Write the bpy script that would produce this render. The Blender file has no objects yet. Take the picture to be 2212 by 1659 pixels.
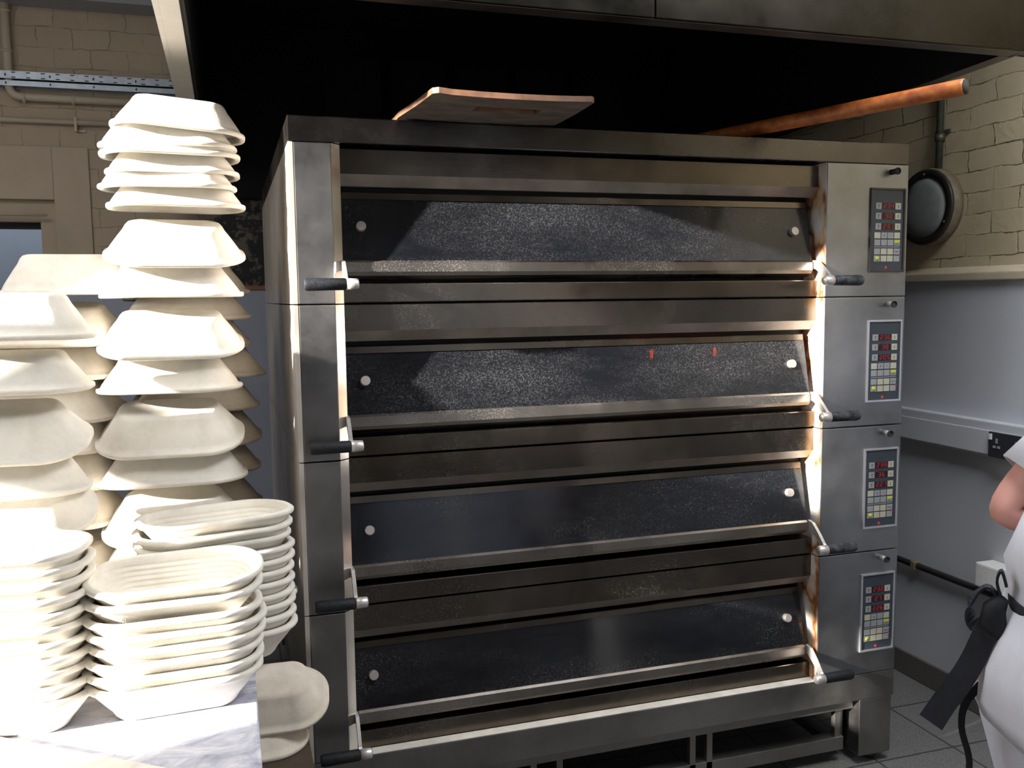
import bpy, bmesh, math, random
from mathutils import Vector, Matrix
C = bpy.context.scene.collection
SC = bpy.context.scene
R = math.radians
FZ = 0.3066            # the plan below has z=0 at the underside of the lowest oven deck; everything is lifted so the floor is z=0

# ------------------------------------------------------------ camera, world, sun, exposure
def camera():
    yaw, pitch, roll = 0.3052, 0.0967, -0.0127
    f = Vector((math.sin(yaw)*math.cos(pitch), math.cos(yaw)*math.cos(pitch), -math.sin(pitch)))
    r = Vector((math.cos(yaw), -math.sin(yaw), 0)); u = r.cross(f)
    r2 = math.cos(roll)*r + math.sin(roll)*u; u2 = -math.sin(roll)*r + math.cos(roll)*u
    cd = bpy.data.cameras.new('camera'); co = bpy.data.objects.new('camera', cd); C.objects.link(co)
    M = Matrix((r2, u2, -f)).transposed().to_4x4(); M.translation = Vector((-0.1559, -2.2965, 1.2123+FZ))
    co.matrix_world = M
    cd.sensor_width = 36; cd.lens = 1934.57/2212*36; cd.clip_start = 0.02
    SC.camera = co
camera()
SC.view_settings.view_transform = 'Standard'; SC.view_settings.look = 'None'
SC.view_settings.gamma = 1; SC.view_settings.use_curve_mapping = False
SC.view_settings.exposure = 0.0
w = bpy.data.worlds.new('world'); SC.world = w; w.use_nodes = True
w.node_tree.nodes['Background'].inputs[0].default_value = (0.62, 0.74, 1.0, 1)
w.node_tree.nodes['Background'].inputs[1].default_value = 0.3
def light(kind, name, loc, energy, color, rot=None, size=None, sizey=None, dirv=None):
    l = bpy.data.lights.new(name, kind); l.energy = energy; l.color = color
    if kind == 'AREA':
        l.shape = 'RECTANGLE'; l.size = size; l.size_y = sizey
    if kind == 'SUN': l.angle = R(1.2)
    o = bpy.data.objects.new(name, l); C.objects.link(o); o.location = (loc[0], loc[1], loc[2]+FZ)
    if dirv is not None: o.rotation_euler = Vector(dirv).to_track_quat('-Z', 'Y').to_euler()
    return o
SUN = Vector((1, 0.26, -0.30))
light('SUN', 'sun', (-6, -2, 4), 34, (1.0, 0.93, 0.84), dirv=SUN)
# daylight entering by the two windows of the front wall (behind the camera) and the side window
light('AREA', 'front_window_daylight', (-0.9, -4.35, 1.35), 2.5, (0.80, 0.88, 1.0), size=1.3, sizey=1.3, dirv=(0, 1, -0.05))
light('AREA', 'front_window_daylight', (1.55, -4.35, 1.35), 2.5, (0.80, 0.88, 1.0), size=1.3, sizey=1.3, dirv=(0, 1, -0.05))
light('AREA', 'side_window_daylight', (-2.19, -.70, 2.15), 12, (0.78, 0.88, 1.0), size=.7, sizey=.8, dirv=(1, 0, -0.1))

light('AREA', 'ceiling_panel_light', (1.50, -1.15, 2.70), 60, (0.96, 0.97, 1.0), size=1.2, sizey=.8, dirv=(0, 0, -1))  # added fill, brightens the right wall, floor and person
light('AREA', 'corridor_light', (-1.3, 2.95, 2.68), 14, (0.85, 0.92, 1.0), size=.5, sizey=.5, dirv=(0, 0, -1))  # added fill, lifts the dark doorway
light('AREA', 'ceiling_panel_light', (-1.35, -.6, 2.70), 26, (1.0, 0.95, 0.88), size=.6, sizey=1.2, dirv=(0, 0, -1))  # added fill for the left back wall and baskets

# ------------------------------------------------------------ materials
def mat(name):
    m = bpy.data.materials.new(name); m.use_nodes = True
    return m, m.node_tree.nodes, m.node_tree.links, m.node_tree.nodes['Principled BSDF']
def N(ns, t, **kw):
    n = ns.new(t)
    for k, v in kw.items():
        if k in n.inputs: n.inputs[k].default_value = v
        else: setattr(n, k, v)
    return n
def ramp(ns, stops):
    n = ns.new('ShaderNodeValToRGB'); e = n.color_ramp.elements
    while len(e) < len(stops): e.new(0.5)
    for el, (p, c) in zip(e, stops): el.position = p; el.color = c if len(c) == 4 else (*c, 1)
    return n
def coords(ns, ls, scale=(1, 1, 1), kind='Object'):
    tc = ns.new('ShaderNodeTexCoord'); mp = ns.new('ShaderNodeMapping'); mp.inputs['Scale'].default_value = scale
    ls.new(tc.outputs[kind], mp.inputs[0]); return mp.outputs[0]
def noise(ns, ls, vec, scale, detail=4, rough=.6):
    n = N(ns, 'ShaderNodeTexNoise', Scale=scale, Detail=detail, Roughness=rough); ls.new(vec, n.inputs['Vector']); return n
def mix(ns, ls, fac, a, b):
    n = ns.new('ShaderNodeMix'); n.data_type = 'RGBA'
    for s, v in ((0, fac), (6, a), (7, b)):
        if hasattr(v, 'links') or isinstance(v, bpy.types.NodeSocket): ls.new(v, n.inputs[s])
        else: n.inputs[s].default_value = v if s == 0 else (*v, 1)
    return n.outputs[2]
def bump(ns, ls, h, bs, strength=.2, dist=.002):
    b = N(ns, 'ShaderNodeBump', Strength=strength, Distance=dist); ls.new(h, b.inputs['Height']); ls.new(b.outputs[0], bs.inputs['Normal']); return b

def plain(name, col, rough=.6, metal=0, nscale=0, var=.12, bstr=0, emit=None, estr=0, spec=.5):
    m, ns, ls, b = mat(name)
    b.inputs['Base Color'].default_value = (*col, 1); b.inputs['Roughness'].default_value = rough; b.inputs['Metallic'].default_value = metal
    b.inputs['Specular IOR Level'].default_value = spec
    if nscale:
        v = coords(ns, ls); n = noise(ns, ls, v, nscale)
        rp = ramp(ns, [(.3, tuple(c*(1-var) for c in col)), (.7, tuple(min(1, c*(1+var)) for c in col))])
        ls.new(n.outputs[0], rp.inputs[0]); ls.new(rp.outputs[0], b.inputs['Base Color'])
        if bstr: bump(ns, ls, n.outputs[0], b, bstr)
    if emit:
        b.inputs['Emission Color'].default_value = (*emit, 1); b.inputs['Emission Strength'].default_value = estr
    return m

def steel(name, col=(.50, .47, .43), rough=.34, dust=.5, grain=(3, 3, 60), dustcol=(.62, .58, .53), thr=(.50, .78), speck=True, blot=.35):
    """brushed stainless with a film of flour: fine specks and soft blotches"""
    m, ns, ls, b = mat(name)
    v = coords(ns, ls); vg = coords(ns, ls, grain)
    g = noise(ns, ls, vg, 6, 3)
    bl = noise(ns, ls, v, 3.2, 5, .65)
    rp = ramp(ns, [(.3, tuple(c*(1-blot) for c in col)), (.7, tuple(min(1, c*(1+blot*.4)) for c in col))])
    ls.new(bl.outputs[0], rp.inputs[0])
    b.inputs['Metallic'].default_value = 1
    mr = N(ns, 'ShaderNodeMapRange'); mr.inputs[1].default_value = .3; mr.inputs[2].default_value = .7
    mr.inputs[3].default_value = rough-.07; mr.inputs[4].default_value = rough+.12
    ls.new(bl.outputs[0], mr.inputs[0]); ls.new(mr.outputs[0], b.inputs['Roughness'])
    ls.new(rp.outputs[0], b.inputs['Base Color'])
    bump(ns, ls, g.outputs[0], b, .10, .0006)
    # flour film
    fl = noise(ns, ls, v, 2.3, 6, .62); fr = ramp(ns, [(thr[0], (0, 0, 0)), (thr[1], (1, 1, 1))]); ls.new(fl.outputs[0], fr.inputs[0])
    sp = noise(ns, ls, v, 260, 2, .5); sr = ramp(ns, [(.52, (.15, .15, .15)), (.66, (1, 1, 1))]); ls.new(sp.outputs[0], sr.inputs[0])
    mm = N(ns, 'ShaderNodeMath', operation='MULTIPLY'); ls.new(fr.outputs[0], mm.inputs[0]); ls.new(sr.outputs[0], mm.inputs[1])
    m2 = N(ns, 'ShaderNodeMath', operation='MULTIPLY'); ls.new(mm.outputs[0], m2.inputs[0]); m2.inputs[1].default_value = dust
    df = N(ns, 'ShaderNodeBsdfDiffuse'); df.inputs[0].default_value = (*dustcol, 1)
    mx = ns.new('ShaderNodeMixShader'); ls.new(m2.outputs[0], mx.inputs[0]); ls.new(b.outputs[0], mx.inputs[1]); ls.new(df.outputs[0], mx.inputs[2])
    ls.new(mx.outputs[0], ns['Material Output'].inputs[0])
    return m

def brickwall(name, plane, bw, bh, col1, col2, mort, soot=None, crack=.9):
    m, ns, ls, b = mat(name)
    tc = ns.new('ShaderNodeTexCoord'); sx = ns.new('ShaderNodeSeparateXYZ'); ls.new(tc.outputs['Object'], sx.inputs[0])
    cb = ns.new('ShaderNodeCombineXYZ'); ls.new(sx.outputs[0 if plane == 'xz' else 1], cb.inputs[0]); ls.new(sx.outputs[2], cb.inputs[1])
    nz = noise(ns, ls, tc.outputs['Object'], 9, 4, .6)
    vm = N(ns, 'ShaderNodeVectorMath', operation='MULTIPLY_ADD'); ls.new(nz.outputs['Color'], vm.inputs[0]); vm.inputs[1].default_value = (.05, .030, 0); ls.new(cb.outputs[0], vm.inputs[2])
    br = ns.new('ShaderNodeTexBrick'); ls.new(vm.outputs[0], br.inputs['Vector'])
    br.inputs['Scale'].default_value = 1; br.inputs['Mortar Size'].default_value = .0028; br.inputs['Mortar Smooth'].default_value = .6
    br.inputs['Brick Width'].default_value = bw; br.inputs['Row Height'].default_value = bh
    br.inputs['Color1'].default_value = (*col1, 1); br.inputs['Color2'].default_value = (*col2, 1); br.inputs['Mortar'].default_value = (*mort, 1)
    # paint fills many joints: cracks only show where a noise is high
    cn = noise(ns, ls, tc.outputs['Object'], 7, 5, .7); cr = ramp(ns, [(.44, (.12, .12, .12)), (.60, (1, 1, 1))]); ls.new(cn.outputs[0], cr.inputs[0])
    fac = N(ns, 'ShaderNodeMath', operation='MULTIPLY'); ls.new(cr.outputs[0], fac.inputs[0]); fac.inputs[1].default_value = crack
    big = noise(ns, ls, tc.outputs['Object'], 1.6, 4, .6); bp = ramp(ns, [(.3, col1), (.7, col2)]); ls.new(big.outputs[0], bp.inputs[0])
    base = mix(ns, ls, fac.outputs[0], bp.outputs[0], br.outputs['Color'])
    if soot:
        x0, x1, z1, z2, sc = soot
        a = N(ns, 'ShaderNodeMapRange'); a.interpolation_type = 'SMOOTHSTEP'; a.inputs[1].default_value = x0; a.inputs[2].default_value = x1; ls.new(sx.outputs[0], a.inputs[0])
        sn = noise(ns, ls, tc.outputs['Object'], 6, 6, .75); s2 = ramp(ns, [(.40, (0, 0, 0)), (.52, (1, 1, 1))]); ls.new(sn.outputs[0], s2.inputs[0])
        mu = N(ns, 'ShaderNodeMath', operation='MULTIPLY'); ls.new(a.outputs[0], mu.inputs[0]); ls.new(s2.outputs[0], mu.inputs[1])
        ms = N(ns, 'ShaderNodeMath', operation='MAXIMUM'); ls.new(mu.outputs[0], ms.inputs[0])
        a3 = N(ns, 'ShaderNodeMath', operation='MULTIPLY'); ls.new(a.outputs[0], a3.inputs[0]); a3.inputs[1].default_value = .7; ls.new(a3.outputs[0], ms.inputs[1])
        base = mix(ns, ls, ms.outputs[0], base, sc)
    ls.new(base, b.inputs['Base Color']); b.inputs['Roughness'].default_value = .75
    fm = N(ns, 'ShaderNodeMath', operation='MULTIPLY'); ls.new(br.outputs['Fac'], fm.inputs[0]); ls.new(fac.outputs[0], fm.inputs[1])
    inv = N(ns, 'ShaderNodeMath', operation='SUBTRACT'); inv.inputs[0].default_value = 1; ls.new(fm.outputs[0], inv.inputs[1])
    fine = noise(ns, ls, tc.outputs['Object'], 45, 4, .6)
    ad = N(ns, 'ShaderNodeMath', operation='MULTIPLY_ADD'); ls.new(fine.outputs[0], ad.inputs[0]); ad.inputs[1].default_value = .45; ls.new(inv.outputs[0], ad.inputs[2])
    bump(ns, ls, ad.outputs[0], b, .8, .006)
    return m

def pulp(name, col=(.86, .83, .76), dark=(.74, .70, .62)):
    m, ns, ls, b = mat(name); v = coords(ns, ls)
    n = noise(ns, ls, v, 9, 5, .65); rp = ramp(ns, [(.35, dark), (.6, col)]); ls.new(n.outputs[0], rp.inputs[0]); ls.new(rp.outputs[0], b.inputs['Base Color'])
    f = noise(ns, ls, v, 340, 3, .6); bump(ns, ls, f.outputs[0], b, .55, .0012)
    b.inputs['Roughness'].default_value = .9; b.inputs['Specular IOR Level'].default_value = .15
    b.inputs['Subsurface Weight'].default_value = 0
    return m

def jamb_mat(name):
    """steel jamb with brown heat stains"""
    m, ns, ls, b = mat(name); v = coords(ns, ls, (30, 6, 3.2))
    n = noise(ns, ls, v, 1.6, 3, .5)
    rp = ramp(ns, [(.46, (.78, .76, .74)), (.53, (.66, .46, .26)), (.57, (.24, .08, .035)), (.60, (.50, .24, .10)), (.66, (.78, .75, .72))])
    ls.new(n.outputs[0], rp.inputs[0]); ls.new(rp.outputs[0], b.inputs['Base Color'])
    b.inputs['Metallic'].default_value = .35; b.inputs['Roughness'].default_value = .5
    return m

def glass_door(name):
    """black ceramic door glass hazed with flour, letting a little of the chamber through"""
    m, ns, ls, b = mat(name); v = coords(ns, ls)
    b.inputs['Base Color'].default_value = (.006, .007, .010, 1); b.inputs['Roughness'].default_value = .13
    fl = noise(ns, ls, coords(ns, ls, (1, 1, 3)), 1.7, 6, .62); fr = ramp(ns, [(.40, (.03, .03, .03)), (.70, (1, 1, 1))]); ls.new(fl.outputs[0], fr.inputs[0])
    sp = noise(ns, ls, v, 230, 2, .55); sr = ramp(ns, [(.46, (.10, .10, .10)), (.68, (1, 1, 1))]); ls.new(sp.outputs[0], sr.inputs[0])
    mm = N(ns, 'ShaderNodeMath', operation='MULTIPLY'); ls.new(fr.outputs[0], mm.inputs[0]); ls.new(sr.outputs[0], mm.inputs[1])
    m2 = N(ns, 'ShaderNodeMath', operation='MULTIPLY'); ls.new(mm.outputs[0], m2.inputs[0]); m2.inputs[1].default_value = .12
    tr = ns.new('ShaderNodeBsdfTransparent'); tr.inputs[0].default_value = (.5, .42, .4, 1)
    ma = ns.new('ShaderNodeMixShader'); ma.inputs[0].default_value = .16; ls.new(b.outputs[0], ma.inputs[1]); ls.new(tr.outputs[0], ma.inputs[2])
    df = N(ns, 'ShaderNodeBsdfDiffuse'); df.inputs[0].default_value = (.55, .55, .56, 1)
    mx = ns.new('ShaderNodeMixShader'); ls.new(m2.outputs[0], mx.inputs[0]); ls.new(ma.outputs[0], mx.inputs[1]); ls.new(df.outputs[0], mx.inputs[2])
    ls.new(mx.outputs[0], ns['Material Output'].inputs[0])
    return m

def tiles(name, col, joint, size, rot):
    m, ns, ls, b = mat(name)
    tc = ns.new('ShaderNodeTexCoord'); mp = ns.new('ShaderNodeMapping'); mp.inputs['Rotation'].default_value = (0, 0, rot); ls.new(tc.outputs['Object'], mp.inputs[0])
    br = ns.new('ShaderNodeTexBrick'); br.offset = 0; ls.new(mp.outputs[0], br.inputs['Vector']); br.inputs['Scale'].default_value = 1
    br.inputs['Brick Width'].default_value = size; br.inputs['Row Height'].default_value = size; br.inputs['Mortar Size'].default_value = .004
    br.inputs['Color1'].default_value = (*col, 1); br.inputs['Color2'].default_value = tuple(c*.9 for c in col)+(1,); br.inputs['Mortar'].default_value = (*joint, 1)
    sp = noise(ns, ls, tc.outputs['Object'], 190, 2, .5); sr = ramp(ns, [(.38, tuple(c*.55 for c in col)), (.5, col), (.62, tuple(c*1.5 for c in col))]); ls.new(sp.outputs[0], sr.inputs[0])
    cm = mix(ns, ls, .45, br.outputs['Color'], sr.outputs[0])
    cm2 = mix(ns, ls, br.outputs['Fac'], cm, joint)
    ls.new(cm2, b.inputs['Base Color']); b.inputs['Roughness'].default_value = .42
    inv = N(ns, 'ShaderNodeMath', operation='SUBTRACT'); inv.inputs[0].default_value = 1; ls.new(br.outputs['Fac'], inv.inputs[1]); bump(ns, ls, inv.outputs[0], b, .5, .002)
    return m

def wood(name, c1, c2, scale=(2, 2, 30), rough=.5):
    m, ns, ls, b = mat(name); v = coords(ns, ls, scale); n = noise(ns, ls, v, 3, 5, .6)
    rp = ramp(ns, [(.32, c1), (.68, c2)]); ls.new(n.outputs[0], rp.inputs[0]); ls.new(rp.outputs[0], b.inputs['Base Color']); b.inputs['Roughness'].default_value = rough
    bump(ns, ls, n.outputs[0], b, .15, .001); return m

def flourtop(name):
    """pale steel bench smeared with flour"""
    m, ns, ls, b = mat(name); v = coords(ns, ls, (1.4, 2.6, 1)); n = noise(ns, ls, v, 5, 7, .68)
    n.inputs['Distortion'].default_value = 1.6
    rp = ramp(ns, [(.30, (.26, .27, .34)), (.45, (.46, .47, .56)), (.62, (.72, .72, .76))]); ls.new(n.outputs[0], rp.inputs[0]); ls.new(rp.outputs[0], b.inputs['Base Color'])
    b.inputs['Roughness'].default_value = .55; return m

M = {}
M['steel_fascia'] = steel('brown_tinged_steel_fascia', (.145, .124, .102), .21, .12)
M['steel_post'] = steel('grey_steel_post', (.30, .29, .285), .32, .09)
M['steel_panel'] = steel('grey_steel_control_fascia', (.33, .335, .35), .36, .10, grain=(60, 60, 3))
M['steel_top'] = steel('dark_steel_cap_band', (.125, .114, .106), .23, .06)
M['steel_rail'] = steel('floured_door_rail', (.26, .235, .21), .30, .30, thr=(.42, .68))
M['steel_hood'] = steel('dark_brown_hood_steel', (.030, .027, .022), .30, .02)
M['steel_lip'] = steel('hood_lip_steel', (.24, .22, .21), .35, .1)
M['hood_cream'] = plain('cream_coated_flange', (.72, .68, .62), .45, 0, 20, .05)  # pale colour stands for bounce light off the sunlit baskets
M['steel_side'] = steel('painted_side_steel', (.42, .37, .33), .42, .3)
M['side_paint'] = plain('worn_grey_side_panel', (.50, .46, .42), .35, .25, 4, .2)
M['flange'] = plain('worn_bright_flange', (.34, .295, .26), .42, .55, 8, .25)  # colour lightened for light bounced up from the sunlit door
M['steel_frame'] = steel('worn_frame_steel', (.27, .26, .25), .40, .25)
M['dark'] = plain('oven_dark_gap', (.012, .011, .010), .7)
M['chamber'] = plain('sooty_oven_chamber', (.03, .025, .022), .8, 0, 8, .4)
M['jamb'] = jamb_mat('heat_stained_jamb')
M['chamfer'] = plain('polished_chamfer_steel', (.70, .68, .66), .14, 1, 6, .1)
M['glass'] = glass_door('black_door_glass')
M['soot'] = plain('soot_black_hood_liner', (.006, .007, .009), .85)
M['knob'] = plain('brushed_screw_cap', (.50, .46, .43), .45, .7)
M['arm'] = plain('cast_aluminium', (.70, .67, .65), .42, .75, 80, .1, .2)
M['grip'] = plain('black_textured_grip', (.012, .014, .018), .6, 0, 190, .6, .5, spec=.3)
M['floury_grip'] = plain('floured_black_grip', (.035, .04, .048), .6, 0, 60, .98, .5, spec=.3)
M['frame_alu'] = plain('pale_bezel', (.66, .66, .70), .30, .8)
M['panel_face'] = plain('blue_grey_keypad', (.035, .045, .06), .35, 0, 30, .1)
M['key_cream'] = plain('cream_key', (.42, .41, .32), .5)
M['key_grey'] = plain('grey_key', (.27, .28, .29), .45)
M['key_yellow'] = plain('yellow_key', (.48, .50, .03), .4, emit=(.7, .75, .05), estr=.04)
M['display'] = plain('display_black', (.012, .006, .008), .2)
M['led_red'] = plain('red_led', (.30, .01, .02), .5, emit=(1, .03, .06), estr=.28)
M['led_green'] = plain('green_led', (.05, .4, .1), .5, emit=(.2, 1, .4), estr=.25)
M['logo_red'] = plain('red_badge', (.62, .06, .05), .4)
M['key_mark'] = plain('key_print', (.09, .09, .09), .5)
M['pulp'] = pulp('pale_wood_pulp')
M['pulp2'] = pulp('cream_wood_pulp', (.80, .74, .64), (.66, .58, .48))  # shade of the rear towers put into a darker pulp colour
M['pulp3'] = pulp('brown_wood_pulp', (.20, .16, .12), (.10, .08, .06))
M['bench'] = flourtop('floured_bench_top')
M['board_cream'] = plain('floured_cream_board', (.74, .70, .63), .7, 0, 18, .14, .3)
M['leg'] = plain('bench_leg_steel', (.3, .3, .31), .4, .9)
M['board_wood'] = wood('dark_scorched_board', (.055, .043, .036), (.15, .12, .10), (3, 9, 3), .7)
M['board_edge'] = wood('warm_board_edge', (.07, .032, .018), (.20, .095, .05), (6, 6, 6), .6)
M['pole'] = wood('orange_worn_wood', (.22, .045, .012), (.55, .18, .035), (9, 9, 9), .4)
M['pole_end'] = plain('dark_end_grain', (.022, .018, .014), .9)
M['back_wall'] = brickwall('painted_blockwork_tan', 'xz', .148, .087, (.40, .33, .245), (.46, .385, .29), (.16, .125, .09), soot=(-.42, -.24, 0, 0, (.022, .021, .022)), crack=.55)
M['right_wall'] = brickwall('painted_brick_cream', 'yz', .225, .075, (.48, .405, .26), (.59, .51, .345), (.09, .07, .04))
M['dado'] = plain('pale_grey_wall_cladding', (.50, .52, .56), .38, 0, 2.5, .05)
M['dado_blue'] = plain('blue_grey_wall_cladding', (.36, .40, .50), .45, 0, 3, .08)
M['front_paint'] = plain('brown_grey_paint', (.20, .175, .15), .8, 0, 2, .3)
M['plaster'] = plain('smooth_tan_render', (.47, .40, .31), .8, 0, 5, .07, .25)
M['ledge'] = plain('cream_timber_ledge', (.52, .45, .33), .5, 0, 20, .08)
M['trim_brown'] = plain('red_brown_trim', (.28, .12, .06), .5)
M['ceiling'] = plain('grey_ceiling', (.32, .33, .36), .9)
M['floor'] = tiles('grey_speckled_floor_tiles', (.155, .155, .15), (.05, .05, .05), .30, 0)
M['skirt'] = tiles('dark_tile_skirting', (.115, .105, .09), (.06, .055, .05), .30, 0)
M['pipe_paint'] = plain('tan_painted_pipe', (.50, .44, .35), .5)
M['pipe_dark'] = plain('dark_steel_pipe', (.07, .065, .06), .4, .6)
M['conduit'] = plain('dull_green_conduit', (.10, .105, .08), .45, .4, 40, .3)
M['tray'] = plain('galvanised_tray', (.34, .39, .45), .42, .8, 30, .12)
M['slot'] = plain('dark_slot', (.03, .03, .035), .8)
M['light_rim'] = plain('dark_bulkhead_rim', (.022, .019, .014), .5, 0, 40, .3)
M['light_body'] = plain('olive_bulkhead_body', (.20, .17, .11), .5, 0, 30, .25)
M['light_glass'] = plain('frosted_bulkhead_glass', (.30, .33, .32), .35, 0, 25, .1)
M['socket'] = plain('black_socket_plate', (.03, .033, .04), .3)
M['white_plastic'] = plain('white_plastic', (.72, .72, .70), .45, 0, 50, .05)
M['skin'] = plain('pink_skin', (.72, .36, .30), .5, 0, 14, .06)
M['shirt'] = plain('white_cotton', (.80, .82, .93), .85, 0, 30, .03, .2)
M['apron'] = plain('black_apron_cloth', (.010, .012, .018), .8, 0, 60, .3, .3)
M['hair'] = plain('brown_hair', (.07, .04, .025), .6, 0, 90, .4, .4)
M['shoe'] = plain('black_shoe', (.02, .02, .022), .4)
M['oven_lamp'] = plain('glowing_oven_lamp', (.8, .1, .02), .5, emit=(1, .08, .015), estr=60)  # emissive stand-in for a red reflection
M['crate'] = wood('dark_wooden_crate', (.05, .035, .025), (.10, .07, .05), (3, 3, 20), .7)
M['corridor'] = plain('blue_grey_corridor_paint', (.35, .41, .50), .6, 0, 3, .06)
M['window_frame'] = plain('white_window_frame', (.6, .6, .58), .5)

# ------------------------------------------------------------ mesh helpers
class MB:
    def __init__(s): s.v = []; s.f = []; s.mi = []; s.sm = []; s.cur = 0; s.smooth = False
    def add(s, vs, fs):
        o = len(s.v); s.v += [tuple(x) for x in vs]
        for f in fs: s.f.append([o+i for i in f]); s.mi.append(s.cur); s.sm.append(s.smooth)
        return s
    def m(s, i): s.cur = i; return s
    def sh(s, b): s.smooth = b; return s
    def box(s, x0, x1, y0, y1, z0, z1, M4=None, b=0.0):
        bm = bmesh.new(); bmesh.ops.create_cube(bm, size=1)
        for v in bm.verts: v.co = Vector((x0+(v.co.x+.5)*(x1-x0), y0+(v.co.y+.5)*(y1-y0), z0+(v.co.z+.5)*(z1-z0)))
        if b: bmesh.ops.bevel(bm, geom=bm.edges[:], offset=b, segments=2, affect='EDGES', profile=.6)
        if M4 is not None: bm.transform(M4)
        bmesh.ops.recalc_face_normals(bm, faces=bm.faces)
        bm.verts.index_update(); s.add([v.co[:] for v in bm.verts], [[v.index for v in f.verts] for f in bm.faces]); bm.free(); return s
    def prism(s, prof, x0, x1, axis='x'):
        """closed 2D profile extruded along an axis; prof are (y,z) for x, (x,z) for y, (x,y) for z"""
        n = len(prof)
        def P(a, q): return (a, q[0], q[1]) if axis == 'x' else ((q[0], a, q[1]) if axis == 'y' else (q[0], q[1], a))
        vs = [P(x0, q) for q in prof]+[P(x1, q) for q in prof]
        fs = [[i, (i+1) % n, n+(i+1) % n, n+i] for i in range(n)]+[list(range(n))[::-1], list(range(n, 2*n))]
        return s.add(vs, fs)
    def tube(s, pts, r, n=12, cap=True, flat=None):
        pts = [Vector(p) for p in pts]; rs = r if isinstance(r, (list, tuple)) else [r]*len(pts)
        vs = []; prev = None
        for i, p in enumerate(pts):
            t = (pts[min(i+1, len(pts)-1)]-pts[max(i-1, 0)]).normalized()
            if prev is None: a = t.orthogonal().normalized()
            else: a = (prev-t*prev.dot(t)); a = a.normalized() if a.length > 1e-6 else t.orthogonal().normalized()
            prev = a; b = t.cross(a)
            for k in range(n):
                q = 2*math.pi*k/n; vs.append(p+(a*math.cos(q)+b*math.sin(q))*rs[i])
        fs = [[i*n+k, i*n+(k+1) % n, (i+1)*n+(k+1) % n, (i+1)*n+k] for i in range(len(pts)-1) for k in range(n)]
        if cap: fs += [list(range(n))[::-1], [(len(pts)-1)*n+k for k in range(n)]]
        return s.add(vs, fs)
    def ribbon(s, pts, width, thick, side):
        """flat strap along pts; side = list of sideways vectors"""
        vs = []
        for i, p in enumerate(pts):
            p = Vector(p); t = (Vector(pts[min(i+1, len(pts)-1)])-Vector(pts[max(i-1, 0)])).normalized()
            w_ = width[i] if isinstance(width, (list, tuple)) else width
            sd = Vector(side[i] if isinstance(side, list) else side); sd = (sd-t*sd.dot(t)).normalized(); nn = t.cross(sd)
            for a, b in ((-1, -1), (1, -1), (1, 1), (-1, 1)): vs.append(p+sd*a*w_/2+nn*b*thick/2)
        n = 4; fs = [[i*n+k, i*n+(k+1) % n, (i+1)*n+(k+1) % n, (i+1)*n+k] for i in range(len(pts)-1) for k in range(n)]
        fs += [[3, 2, 1, 0], [(len(pts)-1)*n+k for k in range(n)]]
        return s.add(vs, fs)
    def strap(s, pts, width, thick, side, sub=5):
        P = [Vector(p) for p in pts]; n = len(P); W_ = width if isinstance(width, (list, tuple)) else [width]*n; S_ = side if isinstance(side, list) else [side]*n
        op, ow, os_ = [], [], []
        for i in range(n-1):
            p0, p1, p2, p3 = P[max(i-1, 0)], P[i], P[i+1], P[min(i+2, n-1)]
            for k in range(sub):
                t = k/sub; op.append(.5*((2*p1)+(p2-p0)*t+(2*p0-5*p1+4*p2-p3)*t*t+(3*p1-p0-3*p2+p3)*t**3))
                ow.append(W_[i]*(1-t)+W_[i+1]*t); os_.append(Vector(S_[i])*(1-t)+Vector(S_[i+1])*t)
        op.append(P[-1]); ow.append(W_[-1]); os_.append(Vector(S_[-1]))
        return s.ribbon(op, ow, thick, os_)
    def loft(s, rings, cap0=True, cap1=True):
        n = len(rings[0]); vs = [v for r_ in rings for v in r_]
        fs = [[i*n+k, i*n+(k+1) % n, (i+1)*n+(k+1) % n, (i+1)*n+k] for i in range(len(rings)-1) for k in range(n)]
        if cap0: fs.append(list(range(n))[::-1])
        if cap1: fs.append([(len(rings)-1)*n+k for k in range(n)])
        return s.add(vs, fs)
    def lathe(s, prof, o, axis, n=40):
        """prof: (r, h) pairs along axis from origin o"""
        ax = Vector(axis).normalized(); a = ax.orthogonal().normalized(); b = ax.cross(a); o = Vector(o)
        rings = [[o+ax*h+(a*math.cos(2*math.pi*k/n)+b*math.sin(2*math.pi*k/n))*max(r_, 1e-5) for k in range(n)] for r_, h in prof]
        return s.loft(rings)
    def obj(s, name, mats, parent=None, base=(0, 0, 0), autosm=False):
        me = bpy.data.meshes.new(name); base = Vector(base)
        me.from_pydata([tuple(Vector(v)-base) for v in s.v], [], s.f)
        if not isinstance(mats, (list, tuple)): mats = [mats]
        for m_ in mats: me.materials.append(m_)
        for p, i, sm in zip(me.polygons, s.mi, s.sm): p.material_index = i; p.use_smooth = sm
        bm = bmesh.new(); bm.from_mesh(me); bmesh.ops.recalc_face_normals(bm, faces=bm.faces); bm.to_mesh(me); bm.free()
        me.update(); o = bpy.data.objects.new(name, me); C.objects.link(o)
        if parent is not None: o.parent = parent
        else: o.location = base
        return o
BASE = {}
def thing(name, label, cat, base=(0, 0, 0), group=None):
    o = bpy.data.objects.new(name, None); C.objects.link(o); o.location = base; o.empty_display_size = .05
    o['label'] = label; o['category'] = cat
    if group: o['group'] = group
    BASE[o.name] = Vector(base); return o
def basis(o):
    while o.parent: o = o.parent
    return BASE.get(o.name, Vector((0, 0, 0)))
def part(name, mb, m, parent, label=None):
    o = mb.obj(name, m, parent, basis(parent))
    if label: o['label'] = label
    return o
def tag(o, label, cat, group=None):
    o['label'] = label; o['category'] = cat
    if group: o['group'] = group
    return o
def struct(name, mb, m, parent=None):
    o = mb.obj(name, m, parent)
    if parent is None: o['kind'] = 'structure'
    return o
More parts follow.
